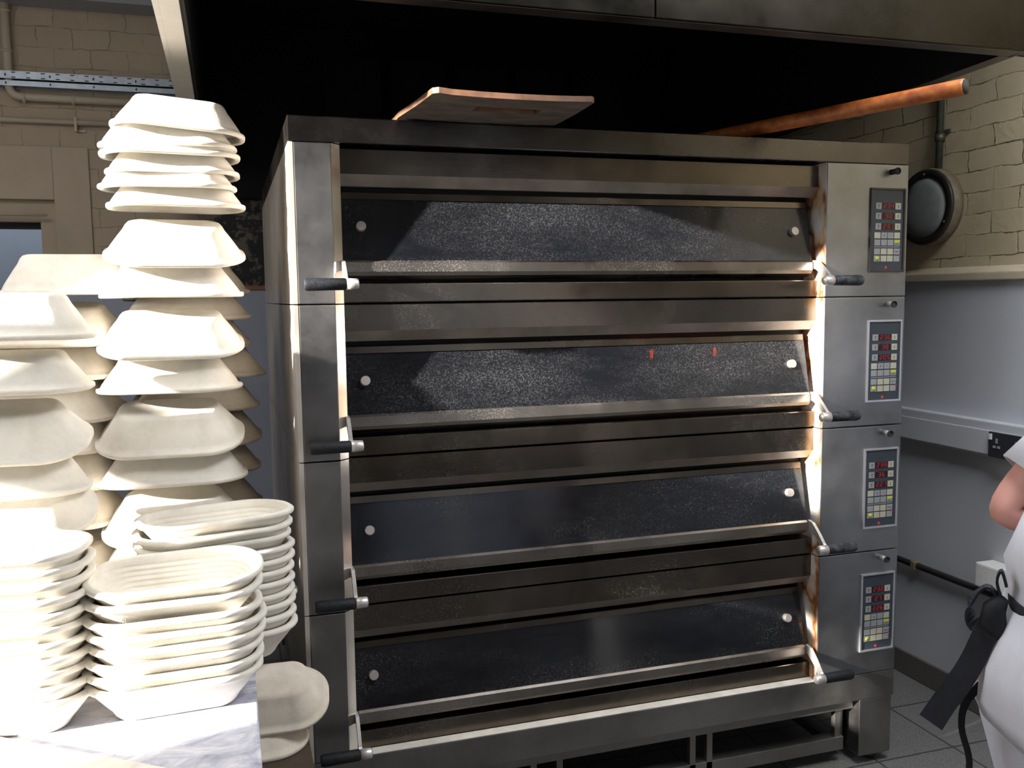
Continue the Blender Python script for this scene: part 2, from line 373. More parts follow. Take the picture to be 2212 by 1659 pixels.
def dup(o, parent=None):
    c = o.copy(); C.objects.link(c)
    if parent is not None: c.parent = parent
    for ch in list(o.children): dup(ch, c)
    if o.name in BASE: BASE[c.name] = BASE[o.name]
    return c

# ------------------------------------------------------------ the room
FL = -FZ; CE = 2.75; XL, XR, YB, YF = -2.2, 2.38, 2.2, -4.5
struct('floor', MB().box(XL-.1, XR+.1, YF-.1, YB+1.6, FL-.1, FL), M['floor'])
struct('ceiling', MB().box(XL-.1, XR+.1, YF-.1, YB+1.6, CE, CE+.1), M['ceiling'])
# back wall with the doorway opening on the left (x < -0.942, z < 1.576)
b = MB(); b.box(-.875, XR+.1, YB, YB+.15, FL, CE); b.box(XL-.1, -.875, YB, YB+.15, 1.671, CE); b.box(XL-.1, -1.9, YB, YB+.15, FL, 1.671)
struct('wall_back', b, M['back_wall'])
b = MB(); b.box(-.875, -.726, YB-.012, YB, 1.25, 1.904, b=.004); b.box(XL, -.875, YB-.012, YB, 1.671, 1.904, b=.004)
b.box(-.942, -.875, YB+.03, YB+.12, FL, 1.671); b.box(-1.9, -.942, YB+.03, YB+.12, 1.576, 1.671)
struct('trim_1', b, M['plaster'])       # smooth rendered lintel and jamb round the doorway
struct('door_1', MB().box(-1.9, -.942, YB+.09, YB+.12, 1.548, 1.576), M['slot'])
b = MB(); b.box(-2.4, -.2, YB+1.3, YB+1.35, FL, CE); b.box(-.25, -.2, YB+.15, YB+1.3, FL, CE); b.box(-2.3, -2.25, YB+.15, YB+1.3, FL, CE)
struct('wall_corridor', b, M['corridor'])
b = MB(); b.box(-.875, XR, YB-.012, YB, FL, 1.262); struct('wall_cladding', b, M['dado_blue'])
struct('trim_2', MB().box(-.726, XR, YB-.022, YB, 1.262, 1.282, b=.003), M['trim_brown'])
struct('trim_3', MB().box(XL, XR, YB-.16, YB, 2.50, 2.62, b=.006), M['ceiling'])
# right wall
struct('wall_right', MB().box(XR, XR+.15, YF-.1, YB, FL, CE), M['right_wall'])
struct('wall_cladding_right', MB().box(XR-.012, XR, YF, YB, FL, 1.25), M['dado'])
b = MB(); b.box(XR-.032, XR, YF, YB, 1.25, 1.278, b=.004); b.prism([(XR-.03, 1.278), (XR, 1.278), (XR, 1.30)], YF, YB, 'y')
struct('trim_4', b, M['ledge'])
struct('baseboard_right', MB().box(XR-.022, XR, YF, YB-.02, FL, -.213, b=.004), M['skirt'])
# left wall (outside the frame) with the window the sun comes through
WY0, WY1, WZ0, WZ1 = -1.085, -.30, .80, 2.72
WM0, WM1, WM2, WYM, WYU = 1.34, 1.51, 1.69, -.64, -1.025     # unseen solid panel, stepped to keep sun off lower decks and part of towers
b = MB(); b.box(XL-.15, XL, YF-.1, WY0, FL, CE); b.box(XL-.15, XL, WY1, YB+1.6, FL, CE); b.box(XL-.15, XL, WY0, WY1, FL, WZ0); b.box(XL-.15, XL, WY0, WY1, WZ1, CE)
b.box(XL-.15, XL, WY0, WYM, WM0, WM2); b.box(XL-.15, XL, WYM, WY1, WM0, WM1); b.box(XL-.15, XL, WY0, WYU, WM2, WZ1)
struct('wall_left', b, M['plaster'])
b = MB()
for y0, y1, z0, z1 in ((WY0, WY0+.04, WZ0, WM0), (WY1-.04, WY1, WZ0, WZ1), (WY0, WY1, WZ0, WZ0+.04), (WY0, WY1, WZ1-.04, WZ1)): b.box(XL-.10, XL-.04, y0, y1, z0, z1)
struct('window_1', b, M['window_frame'])
# front wall behind the camera, with two window openings
b = MB(); xs = [XL-.1, -1.6, -.2, .85, 2.25, XR+.1]
b.box(xs[0], xs[1], YF-.15, YF, FL, CE); b.box(xs[2], xs[3], YF-.15, YF, FL, CE); b.box(xs[4], xs[5], YF-.15, YF, FL, CE)
for a, c in ((1, 2), (3, 4)): b.box(xs[a], xs[c], YF-.15, YF, FL, .6); b.box(xs[a], xs[c], YF-.15, YF, 2.1, CE)
struct('wall_front', b, M['front_paint'])
for k, (a, c) in enumerate(((1, 2), (3, 4))):
    b = MB(); x0, x1 = xs[a], xs[c]
    for q in ((x0, x0+.05, .6, 2.1), (x1-.05, x1, .6, 2.1), (x0, x1, .6, .65), (x0, x1, 2.05, 2.1), ((x0+x1)/2-.02, (x0+x1)/2+.02, .6, 2.1)): b.box(q[0], q[1], YF-.1, YF-.04, q[2], q[3])
    struct('window_%d' % (k+2), b, M['window_frame'])

# ------------------------------------------------------------ services on the walls
t = thing('cable_tray', 'galvanised perforated cable tray running across the tan back wall', 'cable tray', (-1.2, YB-.05, 2.15))
b = MB(); b.box(XL+.02, -.30, YB-.055, YB-.052, 2.150, 2.172); b.box(XL+.02, -.30, YB-.055, YB-.003, 2.205, 2.212); b.box(XL+.02, -.30, YB-.058, YB-.055, 2.180, 2.212); b.box(XL+.02, -.30, YB-.008, YB-.003, 2.150, 2.21)
b.m(1)
for k in range(44):
    x = XL+.1+k*.058
    if x > -.34: break
    b.box(x-.008, x+.008, YB-.0592, YB-.0578, 2.204, 2.208); b.box(x-.008, x+.008, YB-.0592, YB-.0578, 2.183, 2.187)
    if k % 3 == 0: b.box(x+.024, x+.030, YB-.0592, YB-.0578, 2.190, 2.200); b.box(x+.024, x+.030, YB-.0562, YB-.0548, 2.157, 2.166)
part('tray_channel', b, [M['tray'], M['slot']], t)
part('cables', MB().sh(True).tube([(XL+.03, YB-.03, 2.178), (-.32, YB-.03, 2.176)], .010, 8), M['slot'], t)
t = thing('wall_pipe', 'tan painted pipe dropping down the back wall and turning right', 'pipe', (-1.02, YB-.03, 2.1))
pts = [(-1.022, YB-.03, 2.74), (-1.022, YB-.03, 2.15)]+[(-1.022+.04*(1-math.cos(a)), YB-.03, 2.15-.04*math.sin(a)) for a in (R(30), R(60), R(90))]+[(-.31, YB-.03, 2.106)]
part('pipe', MB().sh(True).tube(pts, .018, 14), M['pipe_paint'], t)
for p_ in ((-1.022, 2.30, 0), (-1.022, 2.47, 0), (-.965, 2.106, 1), (-.77, 2.106, 1)):
    bb = MB(); x, z, h = p_
    if h: bb.sh(True).tube([(x-.006, YB-.03, z), (x+.006, YB-.03, z)], .0225, 14); bb.box(x-.006, x+.006, YB-.03, YB, z-.005, z+.005)
    else: bb.sh(True).tube([(x, YB-.03, z-.006), (x, YB-.03, z+.006)], .0225, 14); bb.box(x-.005, x+.005, YB-.03, YB, z-.006, z+.006)
    part('pipe_clip', bb, M['pipe_paint'], t)
t = thing('wall_pipe', 'thin tan pipe running level below the cable tray', 'pipe', (-1.2, YB-.02, 2.01))
part('pipe', MB().sh(True).tube([(XL+.03, YB-.022, 2.012), (-.31, YB-.022, 2.010)], .012, 12), M['pipe_paint'], t)
bb = MB(); bb.box(-.772, -.762, YB-.038, YB, 1.97, 2.03); bb.box(-.762, -.73, YB-.012, YB, 1.972, 1.980)
part('pipe_clip', bb, M['pipe_paint'], t)
tag(MB().sh(True).tube([(-1.6, YB-.022, 1.606), (-.905, YB-.022, 1.602)], .006, 10).obj('rod', M['pipe_paint'], None, (-1.2, YB-.022, 1.60)), 'thin painted rod fixed on the lintel above the doorway', 'rod')
# trunking, socket, pipe, bulkhead light on the right wall
t = thing('dado_trunking', 'pale grey cable trunking running along the right wall', 'trunking', (XR-.05, -.2, .64))
part('trunking_body', MB().box(XR-.055, XR-.012, YF+.02, YB-.02, .643, .765, b=.004), M['dado'], t)
part('trunking_lid', MB().box(XR-.060, XR-.054, YF+.02, YB-.02, .652, .735, b=.002), M['dado'], t)
t = thing('wall_socket', 'black double wall socket set in the grey trunking', 'socket', (XR-.07, .04, .65))
part('face_plate', MB().box(XR-.070, XR-.060, -.045, .108, .648, .735, b=.003), M['socket'], t)
for yy in (.072, -.008):
    bb = MB(); bb.box(XR-.0725, XR-.0695, yy-.004, yy+.004, .698, .714); bb.box(XR-.0725, XR-.0695, yy-.014, yy-.004, .681, .689); bb.box(XR-.0725, XR-.0695, yy+.004, yy+.014, .681, .689)
    part('pin_holes', bb, M['key_grey'], t)
for yy in (.098, -.034): part('rocker_switch', MB().box(XR-.074, XR-.0695, yy-.006, yy+.006, .708, .728, b=.001), M['white_plastic'], t)
t = thing('wall_pipe', 'dark pipe running low along the right wall behind the person', 'pipe', (XR-.03, 0, .155))
part('pipe', MB().sh(True).tube([(XR-.032, YF+.02, .157), (XR-.032, YB-.04, .157)], .0125, 12), M['pipe_dark'], t)
for yy in (.47, -.9, -2.2): part('pipe_clip', MB().box(XR-.048, XR-.012, yy-.012, yy+.012, .142, .172, b=.003), M['light_body'], t)
tag(MB().box(XR-.09, XR-.012, .02, .125, .19, .275, b=.006).obj('junction_box', M['white_plastic'], None, (XR-.05, .07, .19)), 'small white box fixed low on the wall beside the person', 'junction box')
t = thing('bulkhead_light', 'round unlit bulkhead lamp with frosted glass on the cream brick wall', 'wall light', (XR, .467, 1.526))
o_, ax = (XR, .467, 1.526), (-1, 0, 0)
part('lamp_body', MB().sh(True).lathe([(.142, 0), (.144, .02), (.142, .036), (.139, .040)], o_, ax, 56), M['light_body'], t)
part('rim', MB().sh(True).lathe([(.139, .036), (.139, .046), (.134, .051), (.112, .051), (.108, .046), (.108, .036)], o_, ax, 56), M['light_rim'], t)
part('lens', MB().sh(True).lathe([(.109, .038), (.109, .046), (.08, .053), (.04, .057), (0, .058)], o_, ax, 56), M['light_glass'], t)
for q in (R(90), R(210), R(330)): part('screw', MB().lathe([(.004, .050), (.004, .054)], (XR, .467+.121*math.cos(q), 1.526+.121*math.sin(q)), ax, 10), M['light_body'], t)
t = thing('conduit', 'green-brown conduit running down the brick wall to the round lamp', 'conduit', (XR-.015, .43, 1.66))
part('conduit_tube', MB().sh(True).tube([(XR-.018, .428, CE-.01), (XR-.018, .432, 1.655)], .0125, 12), M['conduit'], t)
part('coupling', MB().sh(True).tube([(XR-.018, .430, 1.762), (XR-.018, .430, 1.788)], .018, 12), M['conduit'], t)
part('saddle_clip', MB().box(XR-.010, XR, .395, .465, 1.790, 1.802, b=.002), M['conduit'], t)

# ------------------------------------------------------------ extractor hood
HZ = 1.845
t = thing('extractor_hood', 'large black-lined steel extractor hood hanging over the oven', 'extractor hood', (.8, 0, HZ))
hx0, hxf, hxb, hy0, hy1 = -.283, 1.905, 2.20, -.375, YB-.03
fl = .048
for x0, x1, nm in ((hx0, .803, 'steel left front panel'), (.806, hxf, 'steel right front panel')):
    part('front_panel', MB().box(x0, x1, hy0, hy0+.012, HZ, CE-.02, b=.002), M['steel_hood'], t)
part('side_panel', MB().box(hx0, hx0+.012, hy0+.012, hy1, HZ, CE-.02), M['hood_cream'], t)
b = MB(); b.add([(hxf-.012, hy0+.012, HZ), (hxf, hy0+.012, HZ), (hxb, hy1, HZ), (hxb-.012, hy1, HZ)]+[(hxf-.012, hy0+.012, CE-.02), (hxf, hy0+.012, CE-.02), (hxb, hy1, CE-.02), (hxb-.012, hy1, CE-.02)],
                [[0, 1, 2, 3], [4, 5, 6, 7], [0, 1, 5, 4], [1, 2, 6, 5], [2, 3, 7, 6], [3, 0, 4, 7]])
part('side_panel', b, M['steel_lip'], t)
part('front_lip', MB().box(hx0+.012, hxf-.012, hy0+.012, hy0+.012+fl, HZ, HZ+.008, b=.001), M['steel_lip'], t)
part('side_lip', MB().box(hx0+.012, hx0+.012+fl*.9, hy0+.012+fl, hy1, HZ, HZ+.008, b=.001), M['hood_cream'], t, 'pale cream flange along the left underside')
b = MB(); q0 = hy0+.012+fl
def hx(y): return hxf-.012+(hxb-hxf)*(y-hy0-.012)/(hy1-hy0-.012)
b.add([(hx(q0)-.036, q0, HZ), (hx(q0), q0, HZ), (hx(hy1), hy1, HZ), (hx(hy1)-.036, hy1, HZ)]+[(hx(q0)-.036, q0, HZ+.008), (hx(q0), q0, HZ+.008), (hx(hy1), hy1, HZ+.008), (hx(hy1)-.036, hy1, HZ+.008)],
      [[0, 1, 2, 3], [4, 5, 6, 7], [0, 1, 5, 4], [1, 2, 6, 5], [2, 3, 7, 6], [3, 0, 4, 7]])
part('side_lip', b, M['steel_lip'], t)
b = MB(); i = .055
b.box(hx0+i, hxf+.1, hy0+.065, hy0+.075, HZ+.008, 2.5); b.box(hx0+i, hx0+i+.01, hy0+.07, hy1-.01, HZ+.008, 2.5)
b.box(hx0+i, hxb-.03, hy0+.07, hy1-.01, 2.49, 2.5)
b.add([(hx(hy0+.07)-.04, hy0+.07, HZ+.008), (hx(hy1)-.04, hy1-.01, HZ+.008), (hx(hy1)-.04, hy1-.01, 2.5), (hx(hy0+.07)-.04, hy0+.07, 2.5)], [[0, 1, 2, 3]])
part('liner', b, M['soot'], t)
part('back_panel', MB().box(hx0+i, hxb-.03, hy1-.010, hy1, 1.69, 2.5), M['soot'], t)
b = MB()
for k in range(5): b.box(.3+k*.3, .55+k*.3, hy1-.30, hy1-.27, 2.02, 2.3)
part('grease_filters', b, M['soot'], t)

# ------------------------------------------------------------ the deck oven
W, H, D = 1.851, .4, 1.72
oven = thing('deck_oven', 'tall stainless steel four-deck bread oven with black glass doors', 'oven', (.925, .8, -.3066))
PX, CX = .104, 1.558          # right edge of left post, left edge of control fascia
# top cap
b = MB(); b.box(0, W, 0, D, 4*H, 4*H+.0625, b=.0025)
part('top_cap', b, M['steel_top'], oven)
def seg7(b, ch, x, z, w_, h_, y, th):
    on = {'0': 'abcdef', '1': 'bc', '2': 'abged', '3': 'abgcd', '4': 'fgbc', '5': 'afgcd', '6': 'afgecd', '7': 'abc', '8': 'abcdefg', '9': 'abcdfg'}[ch]
    seg = {'a': (0, 1, 1, 1), 'b': (1, .5, 1, 1), 'c': (1, 0, 1, .5), 'd': (0, 0, 1, 0), 'e': (0, 0, 0, .5), 'f': (0, .5, 0, 1), 'g': (0, .5, 1, .5)}
    for s_ in on:
        a = seg[s_]; xa, xb = x+a[0]*w_, x+a[2]*w_; za, zb = z+a[1]*h_, z+a[3]*h_
        if s_ in 'adg': b.box(xa+th*.5, xb-th*.5, y-.0004, y, za-th/2, za+th/2)
        else: b.box(xa-th/2, xa+th/2, y-.0004, y, za+th*.5, zb-th*.5)
READ = [('234', '30', '231'), ('236', '38', '205'), ('238', '36', '227'), ('232', '27', '226')]
for d in range(4):
    zb = (3-d)*H
    yA, yB = .040, .046
    # carcass: side box, left post, right fascia, jamb, chamfer
    body = part('deck_body', MB().box(.004, W-.004, .16, D-.01, zb+.002, zb+H-.002), M['steel_side'], oven)
    b = MB(); b.box(0, .012, .0, D-.02, zb+.0015, zb+H-.0015, b=.0008)
    part('left_side_panel', b, M['side_paint'], body)
    part('left_post', MB().box(0.0125, PX, 0.0, .16, zb+.0015, zb+H-.0015, b=.0025), M['steel_post'], body)
    part('chamfer_strip', MB().prism([(PX, .003), (PX+.024, .024), (PX+.024, .10), (PX, .10)], zb+.0015, zb+H-.0015, 'z'), M['chamfer'], body, 'bright angled strip beside the post')
    part('control_fascia', MB().box(CX, W, 0.0, .16, zb+.0015, zb+H-.0015, b=.0025), M['steel_panel'], body)
    part('jamb', MB().box(CX-.0015, CX+.0005, .003, .16, zb+.0015, zb+H-.0015), M['jamb'], body, 'bright jamb with brown heat stains')
    part('right_side_panel', MB().box(W-.012, W, .16, D-.02, zb+.0015, zb+H-.0015), M['steel_side'], body)
    # upper fascia with inward-sloping flange
    zt = zb+H-.003 if d else zb+H-.008
    b = MB(); b.prism([(.040, zt), (.040, zb+.330), (.088, zb+.330), (.088, zt)], PX+.02, CX-.0015)
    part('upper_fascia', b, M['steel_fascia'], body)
    b = MB(); b.prism([(.040, zb+.3298), (.066, zb+.302), (.088, zb+.302), (.088, zb+.3298)], PX+.02, CX-.0015)
    part('hood_flange', b, M['flange'], body, 'lighter flange sloping in above the door')
    part('lower_fascia', MB().box(PX+.02, CX-.003, .036, .10, zb+.003, zb+.052, b=.0025), M['steel_fascia'], body)
    b = MB(); b.box(PX+.02, CX, .105, .16, zb+.003, zb+H-.003)
    part('dark_seal', b, M['dark'], body)  # black sheet painting the shade inside the door gaps
    # locating peg
    pg = part('peg', MB().sh(True).lathe([(.0085, 0), (.0085, -.026)], (1.787, 0, zb+.376), (0, 1, 0), 20), M['slot'] if d == 0 else M['knob'], oven)
    part('peg_end', MB().lathe([(.0088, -.025), (.0105, -.0255), (.0105, -.030), (.0090, -.0305), (.0085, -.027), (0, -.0265)], (1.787, 0, zb+.376), (0, 1, 0), 20), M['slot'], pg, 'dark hollow end')
    # door
    door = part('oven_door', (lambda bb: (bb.prism([(.034, zb+.111), (.027, zb+.106), (.026, zb+.082), (.034, zb+.072), (.060, zb+.062), (.070, zb+.062), (.070, zb+.111)], .135, 1.532), bb)[-1])(MB()), M['steel_rail'], oven)
    part('top_bar', MB().prism([(.074, zb+.289), (.070, zb+.287), (.068, zb+.270), (.084, zb+.268), (.090, zb+.289)], .135, 1.532), M['steel_fascia'], door)
    gl = MB(); gl.add([(.131, .0715, zb+.270), (1.536, .0715, zb+.270), (1.536, .0365, zb+.110), (.131, .0365, zb+.110), (.131, .0775, zb+.270), (1.536, .0775, zb+.270), (1.536, .0425, zb+.110), (.131, .0425, zb+.110)],
                      [[0, 1, 2, 3], [4, 5, 6, 7], [0, 1, 5, 4], [1, 2, 6, 5], [2, 3, 7, 6], [3, 0, 4, 7]])
    part('door_glass', gl, M['glass'], door)
    for kx in (.180, 1.480):
        nrm = Vector((0, -.16, .035)).normalized()
        part('screw_cap', MB().lathe([(.0128, 0), (.0128, .013), (.0118, .0142), (.0, .0143)], (kx, .056, zb+.197), nrm, 24), M['knob'], door)
    for side in (0, 1):
        if side == 0: a0, fx0, fx1, gx1 = .128, .121, .152, .022
        else: a0, fx0, fx1, gx1 = 1.540, 1.524, 1.492, 1.622
        ax_ = .5*(fx0+.125) if side == 0 else 1.520
        gz = zb+.049; gy = -.082
        bb = MB(); s1 = (.0, .0, 1)
        pts = [(a0, .034, zb+.100), (a0, .012, zb+.096), (a0*.6+ax_*.4, -.03, zb+.075), (ax_, -.07, gz+.008), (ax_, gy, gz)]
        bb.ribbon(pts, [.024, .026, .022, .019, .016], .009, s1)
        sg = 1 if fx1 > fx0 else -1
        bb.sh(True).lathe([(.0115, 0), (.0145, .002), (.0135, abs(fx1-fx0)-.003), (.011, abs(fx1-fx0))], (fx0, gy, gz), (sg, 0, 0), 24)
        part('handle_arm', bb, M['arm'], door)
        g = MB().sh(True); Lg = abs(gx1-fx0)
        g.lathe([(.0125, 0), (.0148, .003), (.0152, Lg*.45), (.0160, Lg-.008), (.0140, Lg-.001), (.0135, Lg)], (fx0, gy, gz), (-sg, 0, 0), 28)
        part('handle_grip', g, M['floury_grip'] if side and d in (0, 1, 2) else M['grip'], door)
    # control panel
    x0, x1, z0, z1 = 1.712, 1.840, zb+.074, zb+.328
    b = MB(); fw = .006
    b.box(x0, x0+fw, -.006, .002, z0, z1, b=.0012); b.box(x1-fw, x1, -.006, .002, z0, z1, b=.0012); b.box(x0+fw, x1-fw, -.006, .002, z0, z0+fw, b=.0012); b.box(x0+fw, x1-fw, -.006, .002, z1-fw, z1, b=.0012)
    cp = part('control_panel', b, M['frame_alu'] if d else M['pipe_dark'], oven)
    part('keypad', MB().box(x0+fw, x1-fw, -.002, .001, z0+fw, z1-fw), M['panel_face'], cp)
    def U(u): return x0+fw+(x1-x0-2*fw)*u
    def V(v): return z1-fw-(z1-z0-2*fw)*v
    Y = -.002
    for k, v in enumerate((.16, .285, .415)):
        part('display', MB().box(U(.31), U(.71), Y-.0012, Y, V(v+.075), V(v)), M['display'], cp)
        tx = READ[d][k]; b = MB(); h_ = (V(v)-V(v+.075))*.66; w_ = (U(.71)-U(.31))*.17
        for j, ch in enumerate(tx): seg7(b, ch, U(.365)+(j+(3-len(tx))*.5)*(U(.71)-U(.31))*.30, V(v+.075)+.0033, w_, h_, Y-.0012, .0010)
        if k == 1: b.box(U(.60), U(.61), Y-.0016, Y-.0012, V(v+.068), V(v+.060))
        part('digits', b, M['led_red'], cp)
        part('key', MB().box(U(.115), U(.295), Y-.0016, Y, V(v+.078), V(v-.002), b=.0004), M['key_grey'], cp)
        part('key', MB().box(U(.73), U(.91), Y-.0016, Y, V(v+.078), V(v-.002), b=.0004), M['key_cream'], cp)
    cols = ((.09, .28), (.305, .485), (.505, .69), (.715, .90))
    lay = [[1, 0, 0, 1], [0, 0, 0, 2], [0, 1, 1, 0], [3, 1, 1, 0]]
    for r_, v in enumerate((.527, .617, .728, .816)):
        for c_, (u0, u1) in enumerate(cols):
            kind = lay[r_][c_]
            part('key', MB().box(U(u0), U(u1), Y-.0016, Y, V(v+.075), V(v), b=.0004), M['key_cream' if kind == 1 else 'key_grey'], cp)
            if kind == 2: part('key_light', MB().box(U(u0+.01), U(u1-.01), Y-.0022, Y-.0016, V(v+.036), V(v+.004)), M['key_yellow'], cp)
            if kind == 3: part('key_light', MB().sh(True).lathe([(.0068, 0), (.0066, .0012), (0, .0013)], ((U(u0)+U(u1))/2, Y-.0016, (V(v)+V(v+.075))/2), (0, -1, 0), 20), M['key_yellow'], cp)
    part('divider_line', MB().box(U(.09), U(.90), Y-.0006, Y, V(.713), V(.703)), M['key_grey'], cp)
    b = MB(); um = (U(.305)+U(.485))/2; vm_ = (V(.527)+V(.602))/2
    b.box(um-.003, um+.003, Y-.002, Y-.0016, vm_-.0006, vm_+.0006); b.box(um-.0006, um+.0006, Y-.002, Y-.0016, vm_-.003, vm_+.003)
    um = (U(.505)+U(.69))/2; b.box(um-.003, um+.003, Y-.002, Y-.0016, vm_-.0006, vm_+.0006)
    um = (U(.715)+U(.90))/2
    for q in range(4): b.box(um-.007+q*.0037, um-.0047+q*.0037, Y-.002, Y-.0016, V(.617+.060), V(.617+.047)); b.box(um-.006+q*.0033, um-.004+q*.0033, Y-.002, Y-.0016, V(.728+.045), V(.728+.033))
    for v in (.16, .285, .415): uu = (U(.115)+U(.295))/2; b.box(uu-.004, uu+.004, Y-.002, Y-.0016, V(v+.028), V(v+.020)); b.box(uu-.001, uu+.001, Y-.002, Y-.0016, V(v+.060), V(v+.028)); uu = (U(.73)+U(.91))/2; b.box(uu-.001, uu+.001, Y-.002, Y-.0016, V(v+.058), V(v+.022))
    part('key_symbols', b, M['key_mark'], cp)
    part('indicator', MB().box(U(.27), U(.305), Y-.0022, Y-.0012, V(.298), V(.280)), M['led_red'], cp)
    part('indicator', MB().box(U(.875), U(.915), Y-.0022, Y-.0012, V(.828), V(.808)), M['led_red'], cp)
    for uu, vv in ((.46, .622), (.665, .622), (.88, .622), (.88, .733)): part('indicator', MB().box(U(uu), U(uu+.025), Y-.0022, Y-.0016, V(vv+.010), V(vv)), M['led_green'], cp)
    part('badge', MB().lathe([(.0045, 0), (.0043, .0008), (0, .0009)], (U(.48), Y, V(.965)), (0, -1, 0), 20), M['logo_red'], cp)
# added red glows standing for red reflections in the second deck's glass
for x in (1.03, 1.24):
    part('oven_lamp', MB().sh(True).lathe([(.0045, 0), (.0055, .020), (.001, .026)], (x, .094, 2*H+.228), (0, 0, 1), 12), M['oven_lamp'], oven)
# base band, frame and legs
part('base_band', MB().box(0, W, 0, .30, -.0864, 0, b=.0025), M['steel_frame'], oven)
part('base_ledge_flour', MB().box(PX, CX, .002, .036, 0, .0012), M['board_cream'], oven, 'flour lying along the ledge')
b = MB(); b.box(.0, 1.72, .03, .07, -.125, -.0864); b.box(.10, 1.74, 1.0, 1.06, -.15, -.0864); b.box(.0, W, D-.10, D-.02, -.0864, 0); b.box(0, .05, .3, D-.1, -.0864, 0); b.box(W-.05, W, .3, D-.1, -.0864, 0)
part('cross_beam', b, M['steel_frame'], oven)
for (xa, xb, ya, yb) in ((1.722, 1.843, .0, .10), (.008, .125, .0, .10), (1.722, 1.843, D-.14, D-.04), (.008, .125, D-.14, D-.04)):
    part('leg', MB().box(xa, xb, ya, yb, -.275, -.0864, b=.003), M['steel_post'], oven)
for (x, y) in ((1.80, .05), (.05, .05), (1.80, D-.09), (.05, D-.09)):
    part('foot', MB().sh(True).lathe([(.020, 0), (.022, .012), (.010, .014), (.010, .034)], (x, y, -.3066), (0, 0, 1), 20), M['pipe_dark'], oven)
for x in (1.133, 1.191, .62, .70): part('strut', MB().box(x, x+.019, .035, .055, -.262, -.1), M['steel_frame'], oven)
b = MB(); b.box(.125, 1.69, .035, .075, -.262, -.218, b=.002); part('bottom_rail', b, M['steel_frame'], oven)
b = MB(); b.box(1.655, 1.69, .04, 1.58, -.262, -.235); b.box(1.66, 1.68, .04, .06, -.262, -.1); b.box(1.69, 1.712, .07, .09, -.27, -.1); b.box(.16, .19, .04, 1.58, -.262, -.235); b.box(.125, 1.69, 1.0, 1.04, -.262, -.23)
part('under_frame', b, M['steel_frame'], oven)

# ------------------------------------------------------------ boards on top of the oven
ZT = 4*H+.0625
t = thing('peel_board', 'thin scorched wooden board with hand slot overhanging the oven top', 'board', (.49, .1, ZT))
b = MB(); th = .013
def curl(x, y): return .004*max(0, (-y-.15)/.12)+.0045*((x-.49)/.2)**2
xs_ = [.276, .30, .35, .42, .43, .50, .56, .595, .65, .69, .70]; ys_ = [-.272, -.262, -.190, -.185, -.14, -.10, 0, .15, .35]
grid = {}
for zi, dz in ((0, 0), (1, th)):
    for i_, x in enumerate(xs_):
        for j, y in enumerate(ys_):
            xx = x+(.03*((-y)/.27) if i_ < 2 else 0)*(1 if y < 0 else 0)
            yy = y
            if j == 0 and i_ in (0, 10): xx += .012 if i_ == 0 else -.010
            grid[(zi, i_, j)] = len(b.v); b.v.append((xx, yy, ZT+.0012+dz+curl(x, y)))
ni, nj = len(xs_), len(ys_)
hole = {(i_, j) for i_ in (4, 5, 6) for j in (3,)}
def q_(*a): b.f.append([grid[k] for k in a]); b.mi.append(b.cur); b.sm.append(False)
for i_ in range(ni-1):
    for j in range(nj-1):
        if (i_, j) in hole: continue
        for zi in (0, 1): q_((zi, i_, j), (zi, i_+1, j), (zi, i_+1, j+1), (zi, i_, j+1))
b.m(1)
for (i_, j) in hole:
    for (a, c, dx, dy) in (((i_, j), (i_+1, j), 0, -1), ((i_, j+1), (i_+1, j+1), 0, 1), ((i_, j), (i_, j+1), -1, 0), ((i_+1, j), (i_+1, j+1), 1, 0)):
        if (i_+dx, j+dy) not in hole: q_((0, *a), (0, *c), (1, *c), (1, *a))
for i_ in range(ni-1):
    for j in (0, nj-1): q_((0, i_, j), (0, i_+1, j), (1, i_+1, j), (1, i_, j))
for j in range(nj-1):
    for i_ in (0, ni-1): q_((0, i_, j), (0, i_, j+1), (1, i_, j+1), (1, i_, j))
part('board', b, [M['board_wood'], M['board_edge']], t)
t = thing('oven_peel', 'long orange-brown wooden oven peel resting on the oven, handle end sticking out', 'peel', (1.2, .4, ZT))
A, B_ = Vector((1.574, -.5, 1.707)), Vector((1.16, .5, 1.687)); dr = (B_-A).normalized()
part('handle', MB().sh(True).tube([A, A+dr*.004, A+dr*.3, A+dr*.8, B_, B_+dr*.25], [.0185, .0205, .0205, .020, .019, .016], 20), M['pole'], t)
part('handle_end', MB().sh(True).tube([A-dr*.0012, A+dr*.001], .0185, 20), M['pole_end'], t, 'dark worn end grain')
E_ = B_+dr*.16; sd = Vector((-dr.y, dr.x, 0)).normalized(); b = MB()
lo, hi = ZT+.001, ZT+.009
pl = [E_-sd*.06, E_+dr*.05-sd*.14, E_+dr*.42-sd*.15, E_+dr*.42+sd*.15, E_+dr*.05+sd*.14, E_+sd*.06]
b.prism([(p_.x, p_.y) for p_ in pl], lo, hi, 'z'); part('blade', b, M['board_wood'], t)

